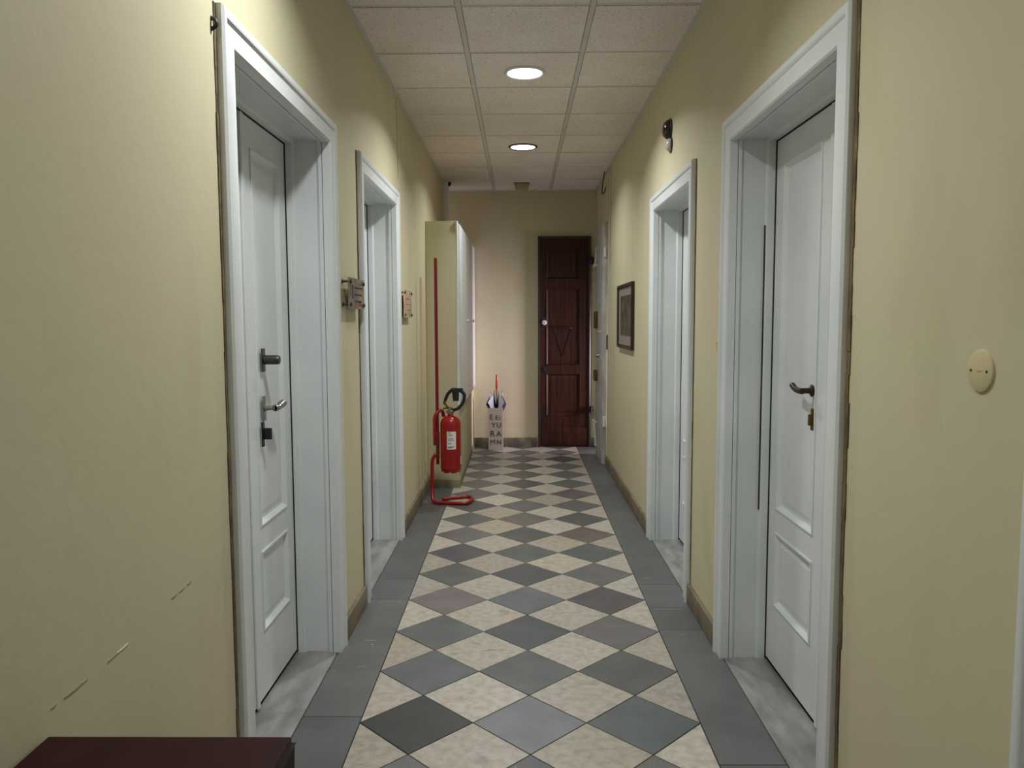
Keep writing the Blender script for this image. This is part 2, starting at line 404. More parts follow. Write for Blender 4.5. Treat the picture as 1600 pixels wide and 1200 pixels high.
def panel_leaf(name, P, u0, u1, z0, z1, v, panels, parent, m, th=.04, edge=.008):
    bm = bmesh.new()
    us = sorted({u0, u1} | {p[0] for p in panels} | {p[1] for p in panels}); zs = sorted({z0, z1} | {p[2] for p in panels} | {p[3] for p in panels})
    for a, b in zip(us, us[1:]):
        for cz, d in zip(zs, zs[1:]):
            if any(p[0] <= a and b <= p[1] and p[2] <= cz and d <= p[3] for p in panels): continue
            bm.faces.new([bm.verts.new(P(*q)) for q in ((a, v, cz), (b, v, cz), (b, v, d), (a, v, d))])
    for p in panels:
        # stepped moulding down to a slightly raised field
        prof = [(0, v), (0, v-.004), (.006, v-.005), (.014, v+.004), (.02, v+.011), (.03, v+.012), (.05, v+.008)]
        sweep_ring(bm, P, prof, *p)
        a = .05; bm.faces.new([bm.verts.new(P(*q)) for q in ((p[0]+a, v+.008, p[2]+a), (p[1]-a, v+.008, p[2]+a), (p[1]-a, v+.008, p[3]-a), (p[0]+a, v+.008, p[3]-a))])
    # edges and back
    R0 = [P(u0, v, z0), P(u1, v, z0), P(u1, v, z1), P(u0, v, z1)]; R1 = [P(u0, v+th, z0), P(u1, v+th, z0), P(u1, v+th, z1), P(u0, v+th, z1)]
    A = [bm.verts.new(q) for q in R0]; B = [bm.verts.new(q) for q in R1]
    for i in range(4): bm.faces.new([A[i], A[(i+1) % 4], B[(i+1) % 4], B[i]])
    bm.faces.new(B)
    bmesh.ops.remove_doubles(bm, verts=bm.verts[:], dist=1e-5)
    return obj(name, bm, m, parent)
LBL = {'door_1': 'nearest white double door on the left with three lock fittings', 'door_2': 'second white door on the left beside the fire extinguisher',
       'door_3': 'large white door on the right with bronze lever handle', 'door_4': 'further white door on the right beside the framed picture',
       'door_5': 'white door casing at the right border of the photo'}
LEAF = {}
for nm, side, y0, y1, zt in DOORS:
    X = XL if side < 0 else XR
    P = (lambda X, side: (lambda u, v, z: (X+side*v, u, z)))(X, side)
    t = thing(nm, LBL[nm], 'door', (X, (y0+y1)/2, 0), kind='structure')
    bm = bmesh.new()
    sweep_open(bm, P, [(0,.02), (0,-.012), (.006,-.017), (.012,-.014), (.058,-.016), (.063,-.022), (.070,-.0245), (.084,-.024), (.09,-.017), (.09,.001)], y0, y1, zt)
    obj('casing', bm, M['white'], t, True)
    bm = bmesh.new()
    sweep_open(bm, P, [(LIN,.02), (0,.018), (0,.034), (.008,.044), (.008,.130), (-.002,.133), (-.004,.138), (-.004,.20), (LIN,.205)], y0, y1, zt)
    obj('jamb', bm, M['white'], t)
    bm = bmesh.new(); pbox(bm, P, y0-LIN, y1+LIN, .0005, .172, -.01, .004, .001)
    obj('threshold', bm, M['thresh'], t)
    bm = bmesh.new(); sweep_open(bm, P, [(0,.1635), (-.0048,.1635), (-.0048,.1675), (-.011,.1715), (-.011,.182), (0,.182)], y0, y1, zt, .006); obj('painted_gap_shade', bm, M['gap'], t)  # dark strip paints the shade between leaf and jamb
    # two leaves
    mid = (y0+y1)/2; g = .0018; a0, a1 = y0+.009, y1-.009
    if side < 0: mid += .02
    else: mid -= .05
    for k, (u0, u1) in enumerate(((a0, mid-g), (mid+g, a1))):
        zb, ztp = .020, zt-.009
        panels = [(u0+.085, u1-.085, .26, .555), (u0+.085, u1-.085, .645, ztp-.10)]
        lf = panel_leaf('door_leaf', P, u0, u1, zb, ztp, .168, panels, t, M['white'])
        LEAF[nm, k] = (lf, P, u0, u1)
    bm = bmesh.new(); pbox(bm, P, mid-.012, mid+.012, .160, .1675, .014, ztp-.002, .002)
    obj('meeting_strip', bm, M['white'], t)
    if nm == 'door_3':
        bm = bmesh.new(); pbox(bm, P, y1-.0005, y1+.006, .1275, .1305, .62, 1.75); obj('paint_crack', bm, M['gap'], t)
    # bare plaster line beside the casing
    bm = bmesh.new(); rnd = random.Random(int(y0*100)+side)
    wds = {'door_2': .018, 'door_3': .020, 'door_1': .015}.get(nm, .008)
    zz = 0
    while zz < zt+CW:
        z2 = min(zt+CW, zz+rnd.uniform(.04, .14)); ww = wds*rnd.uniform(.7, 1.05)
        pbox(bm, P, y0-CW-ww, y0-CW+.002, -.002-.002*rnd.random(), .001, zz, z2); zz = z2
    obj('plaster_edge', bm, M['brownstrip'], t)

# fittings of door_1 (left)
lf, P, u0, u1 = LEAF['door_1', 1]; V = .168; ax = (1, 0, 0)
bm = bmesh.new(); pbox(bm, P, 2.765, 2.800, V-.004, V, 1.20, 1.285, .0015); add_lathe(bm, [(0,0),(.017,0),(.017,.042),(.0165,.052),(.014,.056),(0,.056)], P(2.79, V-.003, 1.243), ax)
tag(obj('rim_lock', bm, M['pewter'], lf, True), 'dark steel cylinder lock above the handle')
bm = bmesh.new(); pbox(bm, P, 2.760, 2.792, V-.005, V, 1.022, 1.112, .002)
add_lathe(bm, [(0,0),(.012,0),(.013,.004),(.0085,.008),(.0075,.03),(.011,.034),(.013,.040)], P(2.777, V-.004, 1.068), ax)
add_tube(bm, smooth_path([P(2.777, V-.040, 1.068), P(2.795, V-.047, 1.068), P(2.815, V-.048, 1.073), P(2.848, V-.050, 1.079)]), [.012]*5+[.0105]*6+[.012]*3+[.014]*5)
tag(obj('lever_handle', bm, M['steel'], lf, True), 'worn steel lever handle')
bm = bmesh.new(); add_box(bm, *sorted((P(0,V,0)[0], P(0,V-.006,0)[0])), 2.742, 2.764, .93, 1.02, .002)
pbox(bm, P, 2.747, 2.758, V-.035, V-.004, .957, .998, .002)
tag(obj('keyhole_plate', bm, M['black'], lf, True), 'black keyhole plate with key')
# fittings of door_3 (right)
lf, P, u0, u1 = LEAF['door_3', 1]; ax = (-1, 0, 0)
bm = bmesh.new(); add_lathe(bm, [(0,0),(.02,0),(.021,.004),(.014,.008),(.010,.012),(.009,.038),(0,.038)], P(2.625, V, 1.14), ax)
add_tube(bm, smooth_path([P(2.617, V-.038, 1.139), P(2.650, V-.040, 1.139), P(2.685, V-.038, 1.142), P(2.715, V-.037, 1.152)]), .0105)
tag(obj('lever_handle', bm, M['bronze'], lf, True), 'dark bronze lever handle')
bm = bmesh.new(); pbox(bm, P, 2.605, 2.625, V-.005, V, 1.005, 1.08, .002); pbox(bm, P, 2.608, 2.620, V-.016, V-.004, 1.022, 1.06, .002)
tag(obj('keyhole_plate', bm, M['brass'], lf, True), 'old brass keyhole plate')
for key, hz in ((('door_2', 1), 1.06), (('door_4', 1), 1.08)):
    lf, P, u0, u1 = LEAF[key]; sd = 1 if key[0] == 'door_2' else -1
    bm = bmesh.new(); add_lathe(bm, [(0,0),(.02,0),(.021,.004),(.014,.008),(.009,.038),(0,.038)], P(u0+.06, V, hz), (sd,0,0))
    add_tube(bm, smooth_path([P(u0+.055, V-.038, hz), P(u0+.09, V-.04, hz), P(u0+.15, V-.038, hz+.006)]), .0095)
    obj('lever_handle', bm, M['pewter'], lf, True)

# ------------------------------------------------------------------ brown wooden door in the end wall (door_6)
t = thing('door_6', 'tall dark brown panelled wooden door in the end wall', 'door', (.48, YE, 0), kind='structure')
PE = lambda u, v, z: (u, YE+v, z)
bm = bmesh.new(); sweep_open(bm, PE, [(0,0), (0,-.045), (.018,-.05), (.026,-.045), (.026,0)], .226, .742, 2.262)
obj('door_frame', bm, M['woodframe'], t)
pan = [(.285, .66, 1.83, 2.17), (.285, .66, .90, 1.735), (.285, .66, .345, .81)]
dl = panel_leaf('door_leaf', PE, .228, .74, .012, 2.26, -.035, pan, t, M['wood'], th=.034)
box('kick_panel', .235, .733, YE-.042, YE-.034, .02, .215, M['wood'], t, .003)
bm = bmesh.new(); add_box(bm, .236, .292, YE-.043, YE-.035, 1.315, 1.415, .002); obj('lock_plate', bm, M['black'], dl, True)
bm = bmesh.new(); add_lathe(bm, [(0,0),(.026,0),(.026,.012),(.02,.016),(.008,.016),(.008,.012),(0,.012)], (.267, YE-.042, 1.364), (0,-1,0)); tag(obj('lock_cylinder', bm, M['white_pl'], dl, True), 'round pale lock cylinder')
bm = bmesh.new(); add_box(bm, .252, .288, YE-.041, YE-.035, .825, .885, .002); obj('lock_plate', bm, M['black'], dl, True)
bm = bmesh.new(); add_lathe(bm, [(0,0),(.012,0),(.012,.006),(0,.008)], (.27, YE-.040, .854), (0,-1,0)); obj('lock_cylinder', bm, M['pewter'], dl, True)
bm = bmesh.new(); add_tube(bm, round_path([(.395, YE-.03, 1.305), (.395, YE-.052, 1.305), (.555, YE-.052, 1.305), (.555, YE-.03, 1.305)], .012), .009)
tag(obj('pull_bar', bm, M['black'], dl, True), 'short black horizontal pull bar')
bm = bmesh.new(); add_tube(bm, [(.38, YE-.031, 1.28), (.47, YE-.031, .99), (.555, YE-.031, 1.27)], .003, 6); obj('chain', bm, M['gap'], dl)
for z in (2.03, .42):
    bm = bmesh.new(); add_box(bm, .742, .80, YE-.066, YE-.0005, z-.03, z+.03, .004); add_lathe(bm, [(0,-.04),(.012,-.04),(.012,.04),(0,.04)], (.776, YE-.075, z-.005), (0,0,1)); obj('hinge', bm, M['black'], t, True)

# ------------------------------------------------------------------ landing beyond the right-hand opening (door_7)
lw = bmesh.new()
add_box(lw, XR+.3, 2.6, OY0-.7, OY0-.6, 0, ZC); add_box(lw, XR+.3, 2.6, YE+.75, YE+.85, 0, ZC)
for (a, b, z0, z1) in ((OY0-.7, 7.3, 0, ZC), (8.2, YE+.85, 0, ZC), (7.3, 8.2, 0, .55), (7.3, 8.2, 1.95, ZC)): add_box(lw, 2.5, 2.6, a, b, z0, z1)
add_box(lw, XR+.3, 2.6, OY0-.7, YE+.85, ZC, ZC+.08); add_box(lw, XR+.295, XR+.3, YE+.2, YE+.85, 0, ZC); add_box(lw, XR+.3, XR+.305, OY0-.7, OY0, 0, ZC)
o = obj('wall_landing', lw, M['land']); tag(o, 'plain pale walls of the landing beyond the white open leaf', 'wall', kind='structure')
box('landing_floor', XR, 2.6, OY0-.7, YE+.85, -.05, -.0018, M['slab'], floor).color = srgb(120,118,116)
win = thing('added_window_1', 'unseen white window frame added around the landing daylight lamp', 'window', (2.5, 7.75, 1.25), kind='structure')  # unseen frame, added to surround the area lamp on the landing
PW = lambda u, v, z: (2.5+v, u, z)
bm = bmesh.new(); sweep_ring(bm, PW, [(0,-.01), (.05,-.01), (.05,.06), (0,.06)], 7.3, 8.2, .55, 1.95)
pbox(bm, PW, 7.73, 7.77, 0, .05, .6, 1.9); obj('added_window_frame', bm, M['white'], win)
t = thing('door_7', 'scuffed white door leaf ajar at the far end of the right wall', 'door', (XR, 7.6, 0), kind='structure')
lf = box('door_leaf', .782, .826, OY0+.004, 7.93, .012, 2.285, M['old_white'], t, .004)
for z in (.42, 2.02):
    bm = bmesh.new(); add_lathe(bm, [(0,-.05),(.012,-.045),(.013,-.003),(.008,0),(.013,.003),(.012,.045),(0,.05)], (.802, OY0-.008, z), (0,0,1)); add_box(bm, .79, .82, OY0-.002, OY0+.004, z-.05, z+.05); obj('hinge', bm, M['white'], lf, True)
for z, hh in ((1.39, .085), (.83, .055)):
    bm = add_box(bmesh.new(), .752, .782, 7.74, 7.86, z-hh, z+hh, .004); obj('lock_box', bm, M['brass'], lf, True)
bm = bmesh.new(); add_box(bm, .775, .782, 7.45, 7.80, 1.268, 1.285, .002); obj('lock_bar', bm, M['white'], lf, True)
bm = bmesh.new(); add_lathe(bm, [(0,0),(.02,0),(.02,.008),(.012,.02),(.012,.03),(0,.03)], (.782, 7.6, 1.04), (-1,0,0)); add_lathe(bm, [(0,0),(.012,0),(.012,.025),(0,.025)], (.782, 7.7, 1.03), (-1,0,0)); obj('lock_cylinder', bm, M['steel'], lf, True)
for z0, z1 in ((1.93, 2.12), (.10, .36)):
    bm = bmesh.new(); add_tube(bm, round_path([(.757, 7.845, z1 if z0 < 1 else z0), (.772, 7.845, (z0+z1)/2), (.772, 7.845, z0 if z0 < 1 else z1)], .02), .008)
    add_box(bm, .765, .783, 7.83, 7.86, z0, z0+.02); add_box(bm, .765, .783, 7.83, 7.86, z1-.02, z1); add_lathe(bm, [(0,0),(.014,.004),(.016,.014),(0,.022)], (.76, 7.845, z1 if z0 < 1 else z0), (-1,0,0)); obj('bolt', bm, M['white'], lf, True)
t = thing('trim_1', 'narrow yellow door frame strip at the far end of the right wall', 'trim', (XR, OY0-.06, 0), kind='structure')
box('frame_strip', XR-.006, XR, OY0-.075, OY0-.012, .098, ZC-.004, M['wall'], t, .002)

# keys hanging on the near edge of the leaf
t = thing('key_bunch', 'black key fob and keys hanging at the edge of the scuffed white leaf', 'keys', (.838, 7.24, 1.24))
bm = bmesh.new(); add_tube(bm, smooth_path([(.823,7.285,1.30),(.826,7.27,1.35),(.830,7.25,1.36),(.826,7.235,1.33),(.823,7.24,1.25)], 5), .0025, 6); obj('cord', bm, M['white_pl'], t, True)
bm = bmesh.new(); add_box(bm, .815, .827, 7.225, 7.255, 1.11, 1.25, .005); obj('fob', bm, M['black'], t, True)
bm = bmesh.new(); add_box(bm, .811, .814, 7.222, 7.25, 1.14, 1.21, .001); add_lathe(bm, [(.008,-.0015),(.014,-.0015),(.014,.0015),(.008,.0015),(.008,-.0015)], (.8125, 7.236, 1.222), (1,0,0)); obj('key', bm, M['steel'], t, True)

# ------------------------------------------------------------------ built-in cupboard at the far left
t = thing('wall_cupboard', 'yellow built-in cupboard with tall white doors at the far left', 'cupboard', ((XL+CX)/2, 7.4, 0))
bm = bmesh.new(); add_box(bm, XL+.001, CX, CY, YE-.001, 0, 2.19, .004); obj('body', bm, M['wall'], t, True)
box('skirting_strip', XL+.001, CX+.008, CY-.008, CY, 0, .07, M['cup_base'], t, .002)
box('side_skirting', CX, CX+.008, CY, YE-.02, 0, .07, M['cup_base'], t, .002)
bm = bmesh.new(); add_tube(bm, [(CX-.004, CY-.002, .69), (CX-.004, CY-.002, 2.19)], .011, 10); obj('corner_bead', bm, M['white'], t, True)
ys = [CY+.03, 6.87, 7.39, 7.90, YE-.012]
for k, (a, b) in enumerate(zip(ys, ys[1:])):
    d = obj('cupboard_door', add_box(bmesh.new(), CX, CX+.018, a+.002, b-.002, .695, 2.17, .003), M['white'], t, True)
    if k in (1, 2):
        yy = b-.04 if k == 1 else a+.33
        bm = bmesh.new(); add_lathe(bm, [(0,0),(.006,0),(.006,.012),(.016,.018),(.016,.026),(0,.032)], (CX+.018, 7.03 if k == 1 else 7.8, 1.385), (1,0,0), 16); obj('knob', bm, M['white_pl'], d, True)
box('bottom_rail', CX, CX+.022, CY+.03, YE-.012, .675, .692, M['grid'], t, .003)

# ------------------------------------------------------------------ conduits
o = obj('cable_trunking', add_box(bmesh.new(), XL, XL+.016, 5.93, 5.965, .10, 1.72, .002), M['cream_pl'], None, True); tag(o, 'thin cream cable trunking on the left wall beside the cupboard', 'trunking')
o = obj('cable_trunking', add_box(bmesh.new(), XL, XL+.05, 7.82, 7.95, 2.19, ZC-.004, .004), M['white'], None, True); tag(o, 'short white trunking from cupboard top to the ceiling', 'trunking')
bm = bmesh.new(); add_tube(bm, smooth_path([(XR-.03, 7.35, ZC-.005), (XR-.04, 7.45, 2.66), (XR-.035, 7.52, 2.60), (XR-.02, 7.48, 2.60), (XR-.012, 7.42, 2.64)], 6), .005, 8)
o = obj('loose_cable', bm, M['black'], None, True); tag(o, 'short dark cable curling out of the ceiling above the white leaf', 'cable')
bm = bmesh.new(); add_lathe(bm, [(0,0),(.022,.0),(.024,.02),(.014,.034),(0,.04)], (-.71, 7.88, ZC-.004), (0,0,-1)); o = obj('ceiling_sensor', bm, M['black'], None, True); tag(o, 'tiny black sensor under the ceiling in the far left corner', 'sensor')
bm = bmesh.new(); add_tube(bm, smooth_path([(XL-.002, 1.972, 2.135), (XL+.010, 1.972, 2.128), (XL+.012, 1.972, 2.115), (XL-.002, 1.972, 2.106)], 5), .005, 8)
o = obj('cable_stub', bm, M['black'], None, True); tag(o, 'short black cable stub beside the nearest left door casing', 'cable')

# ------------------------------------------------------------------ ceiling lights and detector
LL = ['round recessed ceiling light furthest down the corridor', 'larger bright round ceiling light nearer the viewer', 'round ceiling light between the two nearest doors', 'round ceiling light straight above the viewer']
for (lx, ly), lb in zip(LAMPS, LL):
    t = thing('ceiling_light', lb, 'light', (lx, ly, ZC), group='round recessed ceiling lights')
    bm = bmesh.new(); add_lathe(bm, [(.098,-.002),(.112,-.002),(.116,.004),(.108,.012),(.098,.008),(.098,-.002)], (lx, ly, ZC), (0,0,-1), 40); obj('trim_ring', bm, M['pewter'] if ly > 6 else M['white_pl'], t, True)
    bm = bmesh.new(); add_lathe(bm, [(0,.010),(.06,.0095),(.098,.006)], (lx, ly, ZC), (0,0,-1), 40); obj('diffuser', bm, M['lamp'], t, True)
t = thing('emergency_lamp', 'small tan box fixed under the ceiling near the end wall', 'lamp', (.023, 7.98, ZC))
bm = bmesh.new(); add_box(bm, -.045, .095, 7.93, 8.02, ZC-.065, ZC-.004, .008); obj('housing', bm, M['tan_pl'], t, True)
box('mounting_plate', -.052, .102, 7.92, 8.03, ZC-.006, ZC-.0005, M['pewter'], t, .001)

# ------------------------------------------------------------------ things on the right wall
t = thing('alarm_sounder', 'dark brown dome high on the right wall', 'alarm', (XR, 4.36, 2.43))
bm = bmesh.new(); add_lathe(bm, [(0,0),(.052,0),(.054,.006),(.05,.022),(.038,.036),(.02,.043),(0,.045)], (XR, 4.33, 2.425), (-1,0,0), 32); obj('dome', bm, M['bdome'], t, True)
bm = bmesh.new(); add_lathe(bm, [(.052,0),(.058,0),(.058,.008),(.053,.010)], (XR, 4.33, 2.425), (-1,0,0), 32); obj('rim', bm, M['black'], t, True)
t = thing('wall_lamp', 'small clear glass dome under the dark dome on the right wall', 'lamp', (XR, 4.30, 2.33))
bm = bmesh.new(); add_lathe(bm, [(0,0),(.036,0),(.037,.006),(.033,.018),(.022,.029),(0,.034)], (XR, 4.30, 2.335), (-1,0,0), 28); obj('glass', bm, M['glassdome'], t, True)
bm = bmesh.new(); add_lathe(bm, [(.036,0),(.043,0),(.043,.007),(.038,.009)], (XR, 4.30, 2.335), (-1,0,0), 28); obj('rim', bm, M['bdome'], t, True)

t = thing('framed_picture', 'dark framed old print hanging on the right wall', 'picture', (XR, 6.02, 1.16))
PR = lambda u, v, z: (XR+v, u, z)
a, b, z0, z1 = 5.60, 6.42, 1.165, 1.665
bm = bmesh.new(); sweep_ring(bm, PR, [(0,-.0005),(0,-.022),(.006,-.026),(.02,-.024),(.026,-.014),(.026,-.006)], a, b, z0, z1); obj('frame', bm, M['pframe'], t)
box('mat_board', XR-.010, XR-.001, a+.02, b-.02, z0+.02, z1-.02, M['matb'], t)
box('print', XR-.0115, XR-.0095, a+.12, b-.14, z0+.10, z1-.09, M['print'], t)

def cover_plate(y, z, lb):
    t = thing('cover_plate', lb, 'cover plate', (XR, y, z))
    bm = bmesh.new(); add_lathe(bm, [(0,.006),(.034,.006),(.038,.004),(.039,0),(0,0)], (XR, y, z), (-1,0,0), 40); obj('disc', bm, M['cream_pl'], t, True)
    for d in (-.024, .024):
        bm = bmesh.new(); add_lathe(bm, [(0,.0075),(.0022,.0072),(.003,.0055)], (XR, y+d, z), (-1,0,0), 10); obj('screw', bm, M['pewter'], t, True)
    bm = bmesh.new(); add_box(bm, XR-.0068, XR-.0058, y-.008, y+.008, z-.0006, z+.0006); obj('slot', bm, M['tan_pl'], t)
cover_plate(1.388, 1.288, 'round cream cover plate on the near right wall')
cover_plate(3.212, 1.285, 'round cover plate half hidden behind the large right door casing')

# ------------------------------------------------------------------ acrylic name plates on the left wall
def name_plate(y0, y1, z0, z1, off, m, lb, kind):
    t = thing('name_plate', lb, 'sign', (XL, (y0+y1)/2, z0))
    pl = box('plate', XL+off, XL+off+.005, y0, y1, z0, z1, m, t, .0015)
    for y in (y0+.02, y1-.02):
        for z in (z0+.018, z1-.018):
            bm = bmesh.new(); add_lathe(bm, [(0,0),(.009,0),(.009,.004),(.005,.006),(.005,off),(.0085,off+.004),(.0085,off+.012),(0,off+.014)], (XL, y, z), (1,0,0), 14); obj('standoff', bm, M['pewter'], t, True)
    xf = XL+off+.0052
    def ink(a, b, c2, d, mm, nm='print'): box(nm, xf-.0004, xf+.0004, a, b, c2, d, mm, t)
    if kind == 1:
        ink(y0+.012, y0+.03, z0+.05, z1-.02, M['green'], 'stripe'); ink(y0+.03, y0+.045, z0+.06, z1-.02, M['redp'], 'stripe'); ink(y0+.055, y0+.085, z0+.045, z1-.03, M['blue'], 'emblem')
        for k in range(3): ink(y0+.11, y1-.03-.02*k, z1-.045-.03*k, z1-.038-.03*k, M['ink'], 'lettering')
        ink(y1-.12, y1-.07, z0+.015, z0+.035, M['redp'], 'emblem')
    else:
        for k in range(3): ink(y0+.09, y1-.08, z1-.06-.035*k, z1-.055-.035*k, M['brownstrip'], 'lettering')
name_plate(3.31, 3.625, 1.437, 1.572, .030, M['acry_g'], 'acrylic name plate between the two left doors with small stripes', 1)
name_plate(4.94, 5.28, 1.405, 1.585, .022, M['acry_p'], 'rosy acrylic name plate beyond the second left door', 2)

# ------------------------------------------------------------------ fire extinguisher and its stand
t = thing('extinguisher_stand', 'red tubular floor stand with tall sign post beside the cupboard', 'stand', (-.60, 5.8, 0))
r = .0135
pts = [(-.60, 5.84, r+.001), (-.405, 5.93, r+.001), (-.362, 5.86, r+.001), (-.40, 5.69, r+.001), (-.665, 5.73, r+.001), (-.672, 5.79, .10), (-.672, 5.80, .33), (-.645, 5.81, .37), (-.628, 5.83, .37)]
bm = bmesh.new(); add_tube(bm, round_path(pts, .045, 6), r, 14); obj('base_tube', bm, M['red'], t, True)
bm = bmesh.new(); add_tube(bm, round_path([(-.648, 5.80, .51), (-.648, 5.80, .66), (-.622, 5.82, .705), (-.595, 5.885, .695), (-.59, 5.895, .65)], .03, 6), .014, 14); obj('top_hook', bm, M['red'], t, True)
box('sign_post', -.642, -.618, 5.812, 5.822, .29, 1.855, M['dred'], t, .002)
bm = bmesh.new(); add_tube(bm, [(-.625, 5.80, .34), (-.625, 5.80, .52)], .012, 12); add_box(bm, -.66, -.612, 5.79, 5.81, .44, .54, .004); obj('clamp', bm, M['dred'], t, True)
EX, EYY = -.528, 5.80
t = thing('fire_extinguisher', 'red fire extinguisher with black hose hanging on the red stand', 'extinguisher', (EX, EYY, .24))
bm = bmesh.new(); R0 = .078
add_lathe(bm, [(0,.262),(.045,.26),(.066,.262),(.072,.268),(R0,.275),(R0,.60),(.074,.625),(.062,.647),(.042,.66),(.022,.668),(.02,.685),(0,.685)], (EX, EYY, 0), (0,0,1), 40); obj('cylinder', bm, M['red'], t, True)
bm = bmesh.new(); add_lathe(bm, [(.06,.262),(.067,.236),(.071,.238),(.078,.262),(.0795,.285),(.0785,.287),(.0775,.262)], (EX, EYY, 0), (0,0,1), 40)
for i, v in enumerate(bm.verts):
    if v.co.z < .25: v.co.z += .010*(1 if (i//3) % 2 else 0)
tag(obj('foot_ring', bm, M['red'], t, True), 'scalloped red foot ring')
bm = bmesh.new(); add_lathe(bm, [(0,.68),(.02,.68),(.021,.70),(.016,.705),(.016,.73),(0,.73)], (EX, EYY, 0), (0,0,1), 20); add_lathe(bm, [(0,0),(.012,0),(.012,.03),(0,.03)], (EX, EYY-.01, .70), (1,0,0), 14); add_lathe(bm, [(0,0),(.014,0),(.014,.012),(0,.014)], (EX-.018, EYY-.014, .70), (0,-1,0), 16); obj('valve', bm, M['steel'], t, True)
bm = bmesh.new(); add_tube(bm, smooth_path([(EX+.01, EYY, .71), (EX-.02, EYY-.01, .735), (EX-.04, EYY-.01, .758), (EX-.052, EYY-.01, .768)], 4), .008, 8); add_tube(bm, smooth_path([(EX-.055, EYY, .722), (EX-.02, EYY, .725), (EX+.01, EYY, .722)], 4), .007, 8)
obj('lever', bm, M['brass'], t, True)
hose = smooth_path([(EX+.02, EYY-.012, .71), (EX+.062, EYY-.02, .725), (EX+.10, EYY-.028, .775), (EX+.108, EYY-.03, .83), (EX+.075, EYY-.03, .862), (EX+.025, EYY-.03, .868), (EX-.015, EYY-.02, .835), (EX-.038, EYY-.012, .785)], 6)
bm = bmesh.new(); add_tube(bm, hose, .0125, 12); obj('hose', bm, M['black'], t, True)
bm = bmesh.new(); add_tube(bm, [(EX-.036, EYY-.012, .79), (EX-.044, EYY-.012, .765)], .010, 10); obj('hose_fitting', bm, M['brass'], t, True)
bm = bmesh.new(); add_tube(bm, [(EX+.042, EYY-.045, .875), (EX+.044, EYY-.045, .86), (EX+.046, EYY-.045, .785)], [.03, .028, .022], 16); add_box(bm, EX+.01, EX+.10, EYY-.05, EYY-.03, .855, .88, .004); obj('nozzle_horn', bm, M['black'], t, True)
# curved label
def curved(name, a0, a1, z0, z1, rr, m, parent, n=8):
    bm = bmesh.new(); vs = []
    for i in range(n+1):
        a = a0+(a1-a0)*i/n; vs.append([bm.verts.new((EX+rr*math.sin(a), EYY-rr*math.cos(a), z)) for z in (z0, z1)])
    for p, q in zip(vs, vs[1:]): bm.faces.new([p[0], q[0], q[1], p[1]])
    return obj(name, bm, m, parent, True)
lab = curved('label', -.28, .62, .42, .555, R0+.0006, M['lab'], t)
rnd = random.Random(3)
bmI = []
for k, z in enumerate((.545, .532, .524, .505, .496, .488, .470, .462, .440, .433)):
    a = -.20 if k != 0 else -.2; L = rnd.uniform(.35, .72) if k else .3
    curved('lettering', a, a+L, z-.0022, z+(.0022 if k in (0, 8, 9) else .0008), R0+.001, M['ink'], lab, 5)
curved('side_tag', 1.25, 1.5, .30, .36, R0+.0006, M['lab'], t)

# ------------------------------------------------------------------ umbrella bin
UX, UY, UW, UH = -.261, YE-.165, .078, .455
t = thing('umbrella_bin', 'square greige metal umbrella bin with cut-out capital letters', 'bin', (UX, UY, 0))
bm = bmesh.new()
for q in ((UX-UW, UX+UW, UY-UW, UY-UW+.003), (UX-UW, UX+UW, UY+UW-.003, UY+UW), (UX-UW, UX-UW+.003, UY-UW+.003, UY+UW-.003), (UX+UW-.003, UX+UW, UY-UW+.003, UY+UW-.003)):
    add_box(bm, q[0], q[1], q[2], q[3], .002, UH)
add_box(bm, UX-UW, UX+UW, UY-UW, UY+UW, .0005, .004)
obj('body', bm, M['bin'], t)
def text(ch, x, z, size, y, m, parent, rot=(PI/2,0,0), name='letter_shade', sx=1):
    cu = bpy.data.curves.new(name, 'FONT'); cu.body = ch; cu.size = size; cu.extrude = .0008; cu.align_x = 'CENTER'; cu.align_y = 'CENTER'; cu.offset = 0 if ch == 'M' else size*.004
    tmp = bpy.data.objects.new('tmp', cu); COL.objects.link(tmp)
    dg = bpy.context.evaluated_depsgraph_get(); me = bpy.data.meshes.new_from_object(tmp.evaluated_get(dg))
    bpy.data.objects.remove(tmp); me.materials.clear(); me.materials.append(m)
    for v in me.vertices:
        lx, lz, ly = v.co.x*sx, v.co.y, v.co.z
        v.co = (x+lx, y-ly, z+lz)
    o = bpy.data.objects.new(name, me); COL.objects.link(o); o.parent = parent; o.matrix_parent_inverse = Matrix.Translation(-parent.location); return o
yf = UY-UW-.0004
for ch, x, z, sz in (('E', -.044, .355, .078), ('E', .014, .350, .066), ('i', .047, .350, .066), ('Y', -.020, .268, .072), ('U', .036, .268, .072), ('R', -.034, .176, .088), ('A', .036, .174, .078), ('M', -.032, .085, .074), ('N', .036, .085, .070)):
    text(ch, UX+x, z, sz, yf, M['ink'], t)  # flat dark letters paint the shaded inside seen through the cut-outs
# umbrella, handle up
t = thing('umbrella', 'navy and white umbrella with orange wooden handle stuck in the bin', 'umbrella', (UX, UY, .1))
bm = bmesh.new(); add_tube(bm, [(UX+.005, UY, .02), (UX+.01, UY, .66)], .005, 8); obj('shaft', bm, M['pewter'], t, True)
bm = bmesh.new(); add_tube(bm, [(UX+.010, UY, .655), (UX+.011, UY, .66), (UX+.013, UY, .80), (UX+.013, UY, .808)], [.010, .014, .013, .010], 12); obj('handle', bm, M['owood'], t, True)
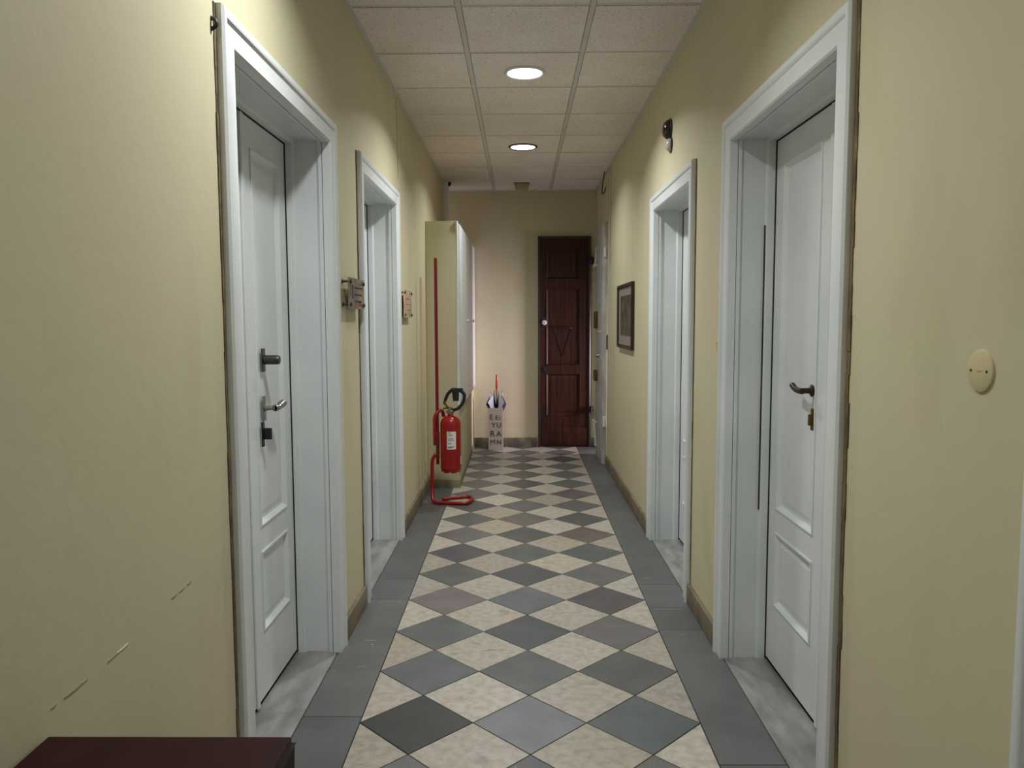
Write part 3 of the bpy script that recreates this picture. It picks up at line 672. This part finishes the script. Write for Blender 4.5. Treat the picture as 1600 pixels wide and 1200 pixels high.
# folded canopy: panels between eight ribs, fanning out at the rim
NR = 8
def rib(k, tt, up_=0):
    a = 2*PI*k/NR-.3927; rad = .020+.042*tt**1.2+.05*max(0, tt-.55)
    if tt > 1: rad = .045
    return Vector((UX+.005+rad*math.cos(a), UY+rad*math.sin(a)*.8, .12+.42*tt+up_))
lean = [0, .05, -.02, .06, 0, .03, -.01, .05]
for k in range(NR):
    bm = bmesh.new(); cols = []
    for i in range(9):
        tt = i/8; p = rib(k, tt); q = rib(k+1, tt); md = (p+q)/2; ctr = Vector((UX+.005, UY, md.z))
        md = ctr+(md-ctr)*(1.0+.6*tt if k % 2 else (1.0+.75*tt*(tt<.95) if k in (0, 4) else .85-.4*tt))
        p2 = p.copy(); q2 = q.copy()
        if i == 8: p2.z += .07+lean[k]*.3; q2.z += .07+lean[(k+1) % NR]*.3; md.z -= .03 if k % 2 else .10; p2 = Vector((ctr.x+(p2.x-ctr.x)*.72, ctr.y+(p2.y-ctr.y)*.72, p2.z)); q2 = Vector((ctr.x+(q2.x-ctr.x)*.72, ctr.y+(q2.y-ctr.y)*.72, q2.z))
        cols.append([bm.verts.new(v) for v in (p2, md, q2)])
    for a, b in zip(cols, cols[1:]):
        for j in range(2): bm.faces.new([a[j], a[j+1], b[j+1], b[j]])
    obj('canopy_panel', bm, M['navy'] if k % 2 == 0 else M['wcloth'], t, True)
    bm = bmesh.new(); tip = rib(k, 1.0); ctr = Vector((UX+.005, UY, tip.z)); tp = ctr+(tip-ctr)*.72; tp.z += .07+lean[k]*.3
    add_tube(bm, [rib(k, .85), tp, tp+Vector((0,0,.012))], [.0025, .003, .003], 6); obj('rib', bm, M['black'], t)

# ------------------------------------------------------------------ foreground table and bin
t = thing('console_table', 'dark red mahogany side table at the lower left of the photo', 'table', (-.56, .6, 0))
tx0, tx1, ty0, ty1, tz = -.757, -.366, .10, 1.176, .72
box('table_top', tx0, tx1, ty0, ty1, tz-.028, tz, M['table'], t, .003)
for x0 in (tx0+.02, tx1-.065):
    for y0 in (ty0+.03, ty1-.075): 
        box('leg', x0, x0+.042, y0, y0+.042, 0, tz-.028, M['table'], t, .003)
bm = bmesh.new()
add_box(bm, tx0+.062, tx1-.065, ty0+.04, ty0+.058, tz-.11, tz-.0285); add_box(bm, tx0+.062, tx1-.065, ty1-.063, ty1-.045, tz-.11, tz-.0285)
add_box(bm, tx0+.03, tx0+.048, ty0+.072, ty1-.075, tz-.11, tz-.0285); add_box(bm, tx1-.055, tx1-.037, ty0+.072, ty1-.075, tz-.11, tz-.0285)
obj('apron', bm, M['table'], t)
t = thing('waste_bin', 'black plastic bin on the floor just beyond the dark red table', 'bin', (-.585, 1.42, 0))
bm = bmesh.new()
def ringr(x0, x1, y0, y1, z): return [bm.verts.new(q) for q in ((x0,y0,z),(x1,y0,z),(x1,y1,z),(x0,y1,z))]
bx0, bx1, by0, by1 = -.735, -.492, 1.33, 1.60
rs = [ringr(bx0+.012, bx1-.012, by0+.012, by1-.012, .002), ringr(bx0, bx1, by0, by1, .462), ringr(bx0-.0, bx1+.003, by0-.003, by1+.003, .467), ringr(bx0+.008, bx1-.008, by0+.008, by1-.008, .470), ringr(bx0+.02, bx1-.02, by0+.02, by1-.02, .43), ringr(bx0+.02, bx1-.02, by0+.02, by1-.02, .03)]
for a, b in zip(rs, rs[1:]):
    for i in range(4): bm.faces.new([a[i], a[(i+1) % 4], b[(i+1) % 4], b[i]])
bm.faces.new(rs[0]); bm.faces.new(rs[-1])
obj('body', bm, M['blackbin'], t)
bm = bmesh.new(); add_box(bm, bx0+.022, bx1-.022, by0+.022, by1-.022, .39, .42, .008); obj('bin_liner', bm, M['black'], t, True)
